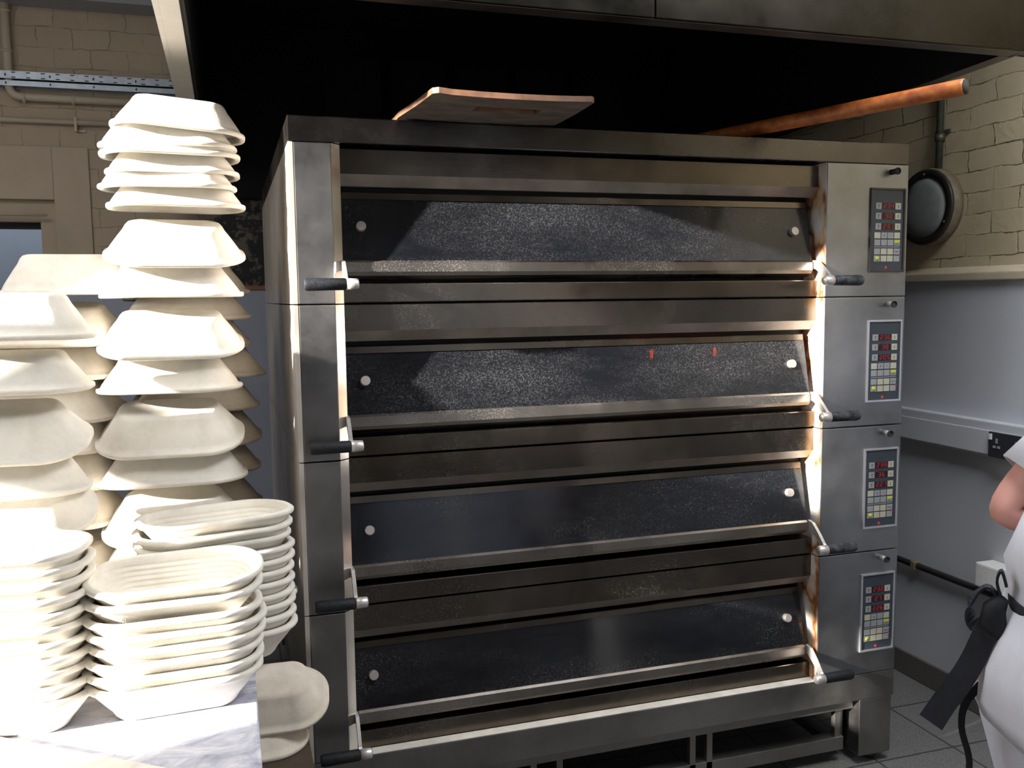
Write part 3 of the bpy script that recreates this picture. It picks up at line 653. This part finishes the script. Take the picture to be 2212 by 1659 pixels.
# ------------------------------------------------------------ baskets
rng = random.Random(5)
def rrect(a, bb, r, n, jit=None):
    """points of a rounded rectangle, half sizes a x bb, corner radius r; n points, equal angles per quarter"""
    out = []; q = n//4
    for c, (sx, sy) in enumerate(((1, 1), (-1, 1), (-1, -1), (1, -1))):
        for k in range(q):
            t_ = k/(q-1)*math.pi/2
            ang = t_+c*math.pi/2
            out.append((sx*(a-r)+r*math.cos(ang), sy*(bb-r)+r*math.sin(ang)))
    return out
def basket_mesh(name, L, Wd, h, seed, mt, ridges=True):
    """upright rising basket: base at z=0, rim at z=h"""
    g = random.Random(seed); n = 56; ph = [g.uniform(0, 6.28) for _ in range(4)]
    rim = .011; th = .007
    def ring(a, bb, r, z, wob=.0012):
        out = []
        for i_, (x, y) in enumerate(rrect(a, bb, min(r, bb-.001, a-.001), n)):
            an = math.atan2(y, x); k = 1+wob/.15*(math.sin(2*an+ph[0])+math.sin(3*an+ph[1]))
            out.append((x*k, y*k, z+.0012*math.sin(3*an+ph[2])*(z/h if h else 0)))
        return out
    a0, b0 = L/2-.058, Wd/2-.048
    a1, b1 = L/2-.008, Wd/2-.008
    rings = []
    rings.append(ring(a0*.5, b0*.4, .02, .0)); rings.append(ring(a0-.012, b0-.012, .030, .0)); rings.append(ring(a0-.003, b0-.003, .036, .003)); rings.append(ring(a0+.003, b0+.003, .040, .010))
    for k in range(1, 6):
        f = k/6; e = f**.92
        rings.append(ring(a0+(a1-a0)*e, b0+(b1-b0)*e, .042+.035*f, .010+(h-.022)*f))
    rings.append(ring(a1-.001, b1-.001, .082, h-.013)); rings.append(ring(a1+.006, b1+.006, .088, h-.012)); rings.append(ring(a1+.008, b1+.008, .090, h-.009)); rings.append(ring(a1+.008, b1+.008, .090, h-.003)); rings.append(ring(a1+.005, b1+.005, .088, h)); rings.append(ring(a1-.004, b1-.004, .080, h)); rings.append(ring(a1-.007, b1-.007, .078, h-.002))
    K = 27
    for k in range(1, K+1):
        f = 1-k/(K+1); e = f**.92; off = th+(.0019*math.sin(2*math.pi*k/4.5) if ridges else 0)
        rings.append(ring(a0+(a1-a0)*e-off, b0+(b1-b0)*e-off, max(.02, .042+.035*f-off), max(th+.002, .010+(h-.022)*f)))
    rings.append(ring(a0-.02, b0-.02, .026, th+.001)); rings.append(ring(a0*.5, b0*.4, .02, th))
    o = MB().sh(True).loft(rings).obj(name, mt); me = o.data
    bpy.data.objects.remove(o); return me
NAMES = {}
VAR = {}
for mk in ('pulp', 'pulp2', 'pulp3'):
    VAR[mk] = [basket_mesh('proofing_basket', .342+.006*i_, .208, .088, 10+i_, M[mk]) for i_ in range(3)]
TALL = {mk: [basket_mesh('proofing_basket', .352, .215, .100, 30+i_, M[mk]) for i_ in range(2)] for mk in ('pulp', 'pulp2')}
UP = [basket_mesh('proofing_basket', .352, .205, .082, 50+i_, M['pulp']) for i_ in range(3)]
def basket(me, loc, label, group, yaw=0, tiltx=0, tilty=0, flip=False, sc=1.0):
    """loc = centre of the rim plane"""
    o = bpy.data.objects.new('proofing_basket', me); C.objects.link(o)
    h = max(v.co.z for v in me.vertices)-.001
    Mx = Matrix.Translation(loc) @ Matrix.Rotation(R(yaw), 4, 'Z') @ Matrix.Rotation(R(tiltx), 4, 'X') @ Matrix.Rotation(R(tilty), 4, 'Y')
    if flip: Mx = Mx @ Matrix.Rotation(math.pi, 4, 'X')
    Mx = Mx @ Matrix.Scale(sc, 4) @ Matrix.Translation((0, 0, -h))
    o.matrix_world = Mx; o['label'] = label; o['category'] = 'proofing basket'; o['group'] = group
    return o
ORD = ['topmost', 'second from the top', 'third from the top', 'fourth from the top', 'fifth from the top', 'sixth from the top', 'seventh from the top', 'eighth from the top', 'ninth from the top', 'tenth from the top', 'eleventh from the top', 'twelfth from the top', 'thirteenth from the top', 'fourteenth from the top', 'fifteenth from the top', 'sixteenth from the top', 'seventeenth from the top', 'eighteenth from the top']
TZ = .368      # bench top
exec_rows = None
# main tower beside the oven: (rim z, x, yaw, tilt toward viewer, roll, tall)
tower = [(1.612, -.252, 3, 0, 4, 0), (1.575, -.276, -6, 0, 0, 0), (1.553, -.270, 4, 0, 0, 0), (1.512, -.268, 0, 0, 0, 0), (1.478, -.280, -6, 0, 0, 0), (1.434, -.262, 4, 0, 0, 0),
         (1.318, -.272, 6, 17, 0, 0), (1.222, -.282, 1, 0, 0, 0), (1.102, -.288, 5, 17, 0, 0), (.994, -.298, -4, 0, 0, 0), (.874, -.300, -2, 19, 0, 0), (.770, -.298, 2, 0, 0, 0), (.648, -.302, 0, 17, 0, 0), (.548, -.30, 4, 0, 0, 0), (.462, -.30, -5, 0, 0, 0), (.374, -.30, 0, 0, 0, 0)]
for k, (z, x, yw, tx, ty, tl) in enumerate(tower):
    me = VAR['pulp'][k % 3]
    tsc = .90 if k < 6 else (.955 if k < 9 else .99)
    hint = 'leaning forward' if tx else 'lying level'
    q_s = 1.043; x = -.156+(x+.156)*q_s; z = 1.2123+(z-1.2123)*q_s if z > .7 else z-.035*(1-(.7-z)/.33)*.6; tsc *= q_s
    basket(me, (x, .15+(.010 if k % 2 else 0), max(z, .372)), 'upturned white basket %s in the tall tower, %s' % (ORD[k], hint), 'upturned baskets in the tall tower', yw, tx, ty, True, tsc)
# left tower
left = [(1.135, -.615, 2, 0, 0, 1), (1.022, -.622, -2, 0, 0, 0), (.905, -.632, -3, 19, 0, 0), (.800, -.640, 2, 0, 0, 0), (.745, -.632, 5, 22, 0, 0), (.62, -.64, 0, 0, 0, 0), (.51, -.64, 4, 0, 0, 0), (.374, -.64, 0, 0, 0, 0)]
for k, (z, x, yw, tx, ty, tl) in enumerate(left):
    me = TALL['pulp'][k % 2] if tl or k in (3, 4) else VAR['pulp'][k % 3]
    basket(me, (x, -.12, z), 'upturned white basket %s in the shorter tower at the left edge' % ORD[k], 'upturned baskets in the left tower', yw, tx, ty, True)
# tower behind the main one, its shade put into the pulp colour
back = [(1.335, -.27, 4), (1.232, -.262, -3), (1.158, -.262, 2), (1.084, -.262, 0), (.994, -.225, 12), (.90, -.25, -4), (.81, -.24, 3), (.72, -.25, 0), (.61, -.25, 5), (.50, -.25, -3), (.374, -.25, 0)]
for k, (z, x, yw) in enumerate(back):
    basket(VAR['pulp2'][k % 3], (x-.004, .455, z), 'upturned cream basket %s in the stack behind the tall tower' % ORD[k], 'upturned baskets behind the tall tower', yw, 0 if k % 3 else 8, 0, True)
lback = [(1.232, -.52, 1), (1.12, -.575, -4), (1.02, -.585, 3), (.93, -.59, 0), (.85, -.60, 4), (.76, -.59, -3), (.66, -.595, 2), (.52, -.60, 0), (.374, -.60, 0)]
for k, (z, x, yw) in enumerate(lback):
    basket((TALL if k == 0 else VAR)['pulp' if k == 0 else 'pulp2'][k % 2], (x, .22, z), 'upturned %s basket %s in the stack behind the left tower' % ('pale grey' if k == 0 else 'cream', ORD[k]), 'upturned baskets behind the left tower', yw, 0 if k in (0, 2) else 9, 0, True)
# dark brown nested baskets at the back
for k in range(16):
    basket(VAR['pulp3'][k % 3], (-.30+.004*math.sin(k*2.1), .78, 1.215-k*.0561), 'dark brown basket %s in the column behind the white towers' % ORD[k], 'dark brown baskets at the back', rng.uniform(-3, 3), 0, 0, True)
# foreground nest of upright baskets
F = [(.660, -.283, -.352, 1, 7, -1.2), (.632, -.286, -.352, 1, 6, -.6)]
for k, (z, x, y, yw, tx, ty) in enumerate(F):
    basket(UP[k % 3], (x, y, z), 'upright white basket %s in the nearest nested stack' % ORD[k], 'upright baskets in the nearest stack', yw, tx, ty)
for k in range(6):
    z = .588-k*.0276
    basket(UP[k % 3], (-.283+rng.uniform(-.005, .005)-(.004 if k > 2 else 0), -.355+rng.uniform(-.003, .003), z), 'upright white basket %s in the nearest nested stack' % ORD[k+2], 'upright baskets in the nearest stack', 2+rng.uniform(-2, 2), rng.uniform(-.5, .5), 0)
# second upright nest to its right, behind
for k in range(11):
    z = .722-k*.0272
    basket(UP[k % 3], (-.205+rng.uniform(-.003, .003), -.130+rng.uniform(-.003, .003), z), 'upright white basket %s in the nested stack nearest the oven' % ORD[k], 'upright baskets stacked nearest the oven', 14+rng.uniform(-2, 2), rng.uniform(-.5, .5), 0)
# third upright nest at the left edge
for k in range(11):
    z = .738-k*.0290
    basket(TALL['pulp'][k % 2] if k == 0 else UP[k % 3], (-.612+rng.uniform(-.003, .003), -.345+rng.uniform(-.003, .003), z), 'upright white basket %s in the nested stack at the left edge' % ORD[k], 'upright baskets stacked at the left edge', -8+rng.uniform(-2, 2), 0, 0)
# the loose ones beyond the bench, on a low crate
basket(VAR['pulp2'][0], (-.118, -.150, .252), 'upturned floury basket tipped on its side against the oven, below bench height', 'loose baskets on the crate', -3, 26, 0, True, .93)
basket(VAR['pulp2'][1], (-.185, -.165, .164), 'upturned basket lying under the tipped one by the oven foot', 'loose baskets on the crate', 4, 2, 0, True)
basket(VAR['pulp'][0], (-.185, .02, .472), 'single basket rim peeping out behind the stack nearest the oven', 'loose baskets on the crate', 20, 0, 0, False)

# ------------------------------------------------------------ bench and what lies on it
t = thing('bench', 'pale steel bench dusted with flour carrying the basket stacks', 'table', (-.8, 0, FL))
part('bench_top', MB().box(-1.75, -.130, -.80, 1.02, TZ-.03, TZ, b=.003), M['bench'], t)
for x, y in ((-1.70, -.75), (-.20, -.75), (-1.70, .96), (-.20, .96)): part('leg', MB().box(x-.02, x+.02, y-.02, y+.02, FL, TZ-.03), M['leg'], t)
part('undershelf', MB().box(-1.70, -.40, -.75, .96, -.12, -.09), M['leg'], t)
a = R(-36)
Mt = Matrix.Translation((-.60, -.42, TZ)) @ Matrix.Rotation(a, 4, 'Z')
b = MB(); b.box(-.35, .75, -.45, 0, .001, .011, M4=Mt, b=.002)
tag(b.obj('floured_board', M['board_cream'], None, (-.6, -.5, TZ)), 'cream floured board lying at the front corner of the bench', 'board')
t = thing('crate', 'dark wooden crate between the bench and the oven foot', 'crate', (-.06, -.15, FL))
part('crate_lid', MB().box(-.36, -.012, -.40, -.01, .14, .16), M['crate'], t)
b = MB(); b.box(-.355, -.34, -.395, -.015, FL, .14); b.box(-.03, -.015, -.395, -.015, FL, .14); b.box(-.34, -.03, -.395, -.38, FL, .14); b.box(-.34, -.03, -.03, -.015, FL, .14); part('crate_sides', b, M['crate'], t)

# ------------------------------------------------------------ person
def person():
    t = thing('person', 'person in white t-shirt and trousers with a black apron, seen from behind', 'person', (1.16, -1.24, FL))
    f = Vector((.925, -.374, 0)).normalized(); l = Vector((-f.y, f.x, 0)); up = Vector((0, 0, 1))
    Cc = Vector((1.158, -1.248, 0))
    def P(fw, lf, z): return Cc+f*fw+l*lf+up*(z-FZ)     # z above the floor
    # --- body: joints with radii
    V = []; E = []; RR = []
    def v(p, r, par=None):
        V.append(p); RR.append(r if isinstance(r, tuple) else (r, r))
        if par is not None: E.append((par, len(V)-1))
        return len(V)-1
    pel = v(P(0, 0, .92), (.115, .10)); abd = v(P(.015, 0, 1.06), (.11, .085), pel); che = v(P(.085, 0, 1.24), (.125, .095), abd); nb = v(P(.15, 0, 1.39), (.06, .055), che)
    nk = v(P(.185, 0, 1.455), .050, nb); h0 = v(P(.212, 0, 1.52), (.066, .075), nk); h1 = v(P(.222, 0, 1.585), (.074, .088), h0); h2 = v(P(.218, 0, 1.64), (.060, .072), h1)
    def hand(side, wr, dirf, palmn, par):
        """palm plus five separate curled fingers"""
        sideways = dirf.cross(palmn).normalized()*side
        pm = v(wr+dirf*.045, (.028, .018), par); 
        for k, (off, ln, sp) in enumerate(((.030, .072, .18), (.011, .080, .05), (-.010, .074, -.06), (-.029, .058, -.18))):
            b0_ = v(wr+dirf*.085+sideways*off, .0095, pm)
            d1 = (dirf+sideways*sp+palmn*.25).normalized(); p1 = wr+dirf*.085+sideways*off+d1*ln*.42; a1_ = v(p1, .0085, b0_)
            d2 = (dirf+sideways*sp*.6+palmn*.8).normalized(); p2 = p1+d2*ln*.33; a2 = v(p2, .0080, a1_)
            d3 = (dirf*.6+palmn*1.1).normalized(); v(p2+d3*ln*.25, .0070, a2)
        tb = v(wr+dirf*.022+sideways*.032+palmn*.006, .012, pm); t1 = v(wr+dirf*.050+sideways*.052+palmn*.022, .0100, tb); v(wr+dirf*.074+sideways*.056+palmn*.038, .0085, t1)
    for sd_ in (1, -1):
        sh = v(P(.145, .165*sd_, 1.37), .055, nb)
        if sd_ == 1:
            el = Vector((1.142, -1.052, 1.118-FZ)); wr = P(.27, .10, 1.115)
        else:
            el = P(-.02, -.25, 1.13); wr = P(.22, -.13, 1.10)
        s0 = V[sh]; ua = v(s0*.45+el*.55, .045, sh); e_ = v(el, .039, ua); fa = v(el*.6+wr*.4, .038, e_); w_ = v(wr, (.028, .022), fa)
        df = (wr-el).normalized(); hand(sd_, wr, df, (-up+l*-.2*sd_).normalized(), w_)
    for sd_ in (1, -1):
        hp = v(P(-.005, .095*sd_, .86), .095, pel); kn = v(P(.02, .10*sd_, .48), .058, hp); ca = v(P(-.01, .102*sd_, .33), .055, kn); an = v(P(-.015, .105*sd_, .09), .036, ca)
        v(P(-.04, .105*sd_, .045), .035, an); bl_ = v(P(.07, .108*sd_, .035), .034, an); v(P(.16, .112*sd_, .028), .026, bl_)
    base = BASE[t.name]
    me = bpy.data.meshes.new('body'); me.from_pydata([tuple(p_-base) for p_ in V], E, []); me.materials.append(M['skin'])
    bo = bpy.data.objects.new('body', me); C.objects.link(bo); bo.parent = t
    bo.modifiers.new('skin', 'SKIN')
    for i_, sv in enumerate(me.skin_vertices[0].data): sv.radius = RR[i_]; sv.use_root = (i_ == 0)
    bo.modifiers['skin'].use_smooth_shade = True
    ss = bo.modifiers.new('sub', 'SUBSURF'); ss.levels = 2; ss.render_levels = 2
    # face and hair
    hc = P(.222, 0, 1.585)
    b = MB().sh(True); b.tube([hc+f*.083+up*.012, hc+f*.108-up*.018, hc+f*.090-up*.030], [.006, .013, .008], 10)
    part('nose', b, M['skin'], t)
    for s_ in (1, -1):
        part('eye', MB().sh(True).lathe([(.0, -.010), (.0085, -.006), (.0115, 0), (.0085, .006), (0, .010)], hc+f*.082+l*.030*s_+up*.012, f, 16), M['white_plastic'], t)
        part('ear', MB().sh(True).tube([hc+l*.074*s_+up*.022-f*.005, hc+l*.084*s_+f*-.010+up*.005, hc+l*.076*s_-up*.022], [.008, .014, .007], 10), M['skin'], t)
    part('mouth', MB().sh(True).tube([hc+f*.086-up*.052+l*.022, hc+f*.096-up*.050, hc+f*.086-up*.052-l*.022], [.003, .006, .003], 8), plain('lip_pink', (.55, .2, .18), .5), t)
    rings = []; n = 28
    for z, a_, b_2, fo in ((1.52, .066, .070, -.022), (1.56, .078, .082, -.016), (1.60, .083, .092, -.012), (1.65, .080, .092, -.004), (1.69, .066, .078, 0), (1.715, .040, .05, 0), (1.722, .01, .012, 0)):
        rings.append([tuple(P(.218+fo, 0, z-.015)+l*a_*math.cos(2*math.pi*k/n)+f*b_2*math.sin(2*math.pi*k/n)) for k in range(n)])
    part('hair', MB().sh(True).loft(rings), M['hair'], t)
    # t-shirt: torso then sleeves
    def ell(c, a_, b_2, n=48, fold=.003, ph=0., ax1=l, ax2=f):
        return [tuple(c+ax1*(a_+fold*math.sin(5*q+ph))*math.copysign(abs(math.cos(q))**.85, math.cos(q))+ax2*(b_2+fold*math.sin(7*q+ph*1.7))*math.copysign(abs(math.sin(q))**.85, math.sin(q))) for q in (2*math.pi*k/n for k in range(n))]
    b = MB().sh(True)
    rows = [(.915, .165, .126, -.010), (.935, .170, .130, -.010), (.97, .168, .126, -.006), (1.00, .160, .118, .0), (1.03, .160, .118, .004), (1.07, .172, .128, .006), (1.13, .178, .128, .032), (1.20, .184, .126, .062), (1.28, .190, .122, .095), (1.34, .188, .110, .122), (1.39, .162, .092, .148), (1.42, .105, .075, .165), (1.44, .066, .064, .176)]
    b.loft([ell(P(fo, 0, z), a_, b_2, fold=.003 if z < 1.3 else .001, ph=z*9) for z, a_, b_2, fo in rows], cap0=False, cap1=False)
    for sd_ in (1, -1):
        s0 = P(.145, .150*sd_, 1.37)
        el = Vector((1.142, -1.052, 1.118-FZ)) if sd_ == 1 else P(-.02, -.25, 1.13)
        dr_ = (el-s0).normalized(); a1_ = dr_.orthogonal().normalized(); a2 = dr_.cross(a1_); rr = []
        for tt, r_ in ((-.02, .060), (.04, .068), (.10, .070), (.17, .066), (.255, .062), (.2555, .057), (.20, .054)):
            c_ = s0+dr_*tt; rr.append([tuple(c_+(a1_*math.cos(q)+a2*math.sin(q))*(r_+.002*math.sin(4*q+tt*30))) for q in (2*math.pi*k/32 for k in range(32))])
        b.loft(rr, cap0=True, cap1=False)
    part('t_shirt', b, M['shirt'], t)
    # trousers
    b = MB().sh(True)
    rows = [(1.01, .155, .114, -.002), (.96, .163, .125, -.012), (.90, .174, .142, -.020), (.84, .180, .148, -.020), (.80, .182, .138, -.012)]
    b.loft([ell(P(fo, 0, z), a_, b_2, fold=.003, ph=z*12) for z, a_, b_2, fo in rows], cap0=False, cap1=True)
    for sd_ in (1, -1):
        rr = []
        for z, off, fo, a_, b_2 in ((.86, .088, -.014, .094, .130), (.78, .092, -.008, .095, .122), (.66, .096, .005, .088, .104), (.50, .10, .018, .075, .084), (.35, .102, .0, .070, .080), (.15, .104, -.010, .066, .074), (.065, .105, -.010, .068, .078), (.06, .105, -.010, .060, .070)):
            rr.append([tuple(P(fo, off*sd_, z)+l*(a_+.003*math.sin(5*q+z*22))*math.cos(q)+f*(b_2+.003*math.sin(3*q+z*31))*math.sin(q)) for q in (2*math.pi*k/36 for k in range(36))])
        b.loft(rr, cap0=False, cap1=False)
    part('trousers', b, M['shirt'], t)
    for sd_ in (1, -1):
        rr = []
        for x_, w_2, h_ in ((-.085, .022, .04), (-.075, .036, .055), (-.03, .040, .075), (.04, .043, .075), (.10, .046, .055), (.16, .042, .042), (.185, .028, .032), (.192, .010, .02)):
            rr.append([tuple(P(x_, .108*sd_, .004+h_/2)+l*w_2*math.cos(q)+up*(h_/2)*math.sin(q)) for q in (2*math.pi*k/20 for k in range(20))])
        part('shoe', MB().sh(True).loft(rr), M['shoe'], t)
    # apron: front cloth, waist tie, knot, bow loops, hanging ends
    b = MB().sh(True); rr = []
    for z, a_, b_2, fo in ((1.30, .10, .126, .104), (1.20, .13, .135, .066), (1.03, .164, .126, .006), (.90, .178, .150, -.016), (.70, .20, .150, .0), (.55, .205, .150, .0)):
        rr.append([P(fo, 0, z)+l*a_*math.sin(q)+f*b_2*math.cos(q) for q in (R(-85+170*k/24) for k in range(25))])
    vs = [tuple(p_) for r_ in rr for p_ in r_]; b.add(vs, [[i_*25+k, i_*25+k+1, (i_+1)*25+k+1, (i_+1)*25+k] for i_ in range(len(rr)-1) for k in range(24)])
    ap = part('apron', b, M['apron'], t); sm = ap.modifiers.new('thick', 'SOLIDIFY'); sm.thickness = .003
    tie = MB().sh(True)
    pts = [P(.004-.008*0, 0, 1.006+.012*math.sin(q))+l*.166*math.cos(q)+f*.124*math.sin(q) for q in (2*math.pi*k/40 for k in range(41))]
    tie.ribbon(pts, .034, .004, up)
    part('apron_tie', tie, M['apron'], t)
    K = P(-.135, .03, .985)             # knot on the small of the back
    s = Vector((-.68, .73, 0))          # to the left as the camera looks
    part('apron_knot', MB().sh(True).tube([K+up*.030+s*.0, K+up*.012+s*.012, K-up*.015+s*.014, K-up*.040+s*.006], [.010, .018, .021, .010], 14), M['apron'], t)
    part('apron_bow', MB().strap([K+up*.02, K+s*.020+up*.045, K+s*.036+up*.036, K+s*.050+up*.010, K+s*.040-up*.020, K+s*.012-up*.018], [.014, .012, .014, .030, .030, .02], .004, [(.73, .68, .2)]*3+[(.5, .4, .8)]*3), M['apron'], t)
    part('apron_bow', MB().strap([K+up*.02, K+s*.010+up*.055, K+s*.004+up*.075, K-s*.004+up*.05], [.014, .014, .016, .014], .004, (.73, .68, 0)), M['apron'], t)
    e = Vector((.940, -1.132, .800-FZ))
    pts = [K+s*.010-up*.010, K*.8+e*.2+s*.006, K*.6+e*.4, K*.4+e*.6+up*.004-s*.004, K*.2+e*.8, e]
    part('apron_string', MB().strap(pts, [.030, .036, .037, .038, .038, .040], .003, s), M['apron'], t)
    pts = [K-up*.02, K+s*.006-up*.09, K+s*.026-up*.15, K+s*.034-up*.20, K+s*.020-up*.26, K+s*.026-up*.34, K+s*.014-up*.42, K+s*.02-up*.50]
    pts = [p_-f*.022*(1 if i_ > 1 else 0) for i_, p_ in enumerate(pts)]
    part('apron_string', MB().strap(pts, [.018, .016, .012, .010, .010, .012, .012, .012], .003, s), M['apron'], t)
person()

# ------------------------------------------------------------ lift so that the floor is z = 0
for o in list(C.objects):
    if o.parent is None and o.type in ('MESH', 'EMPTY', 'CURVE'): o.location.z += FZ
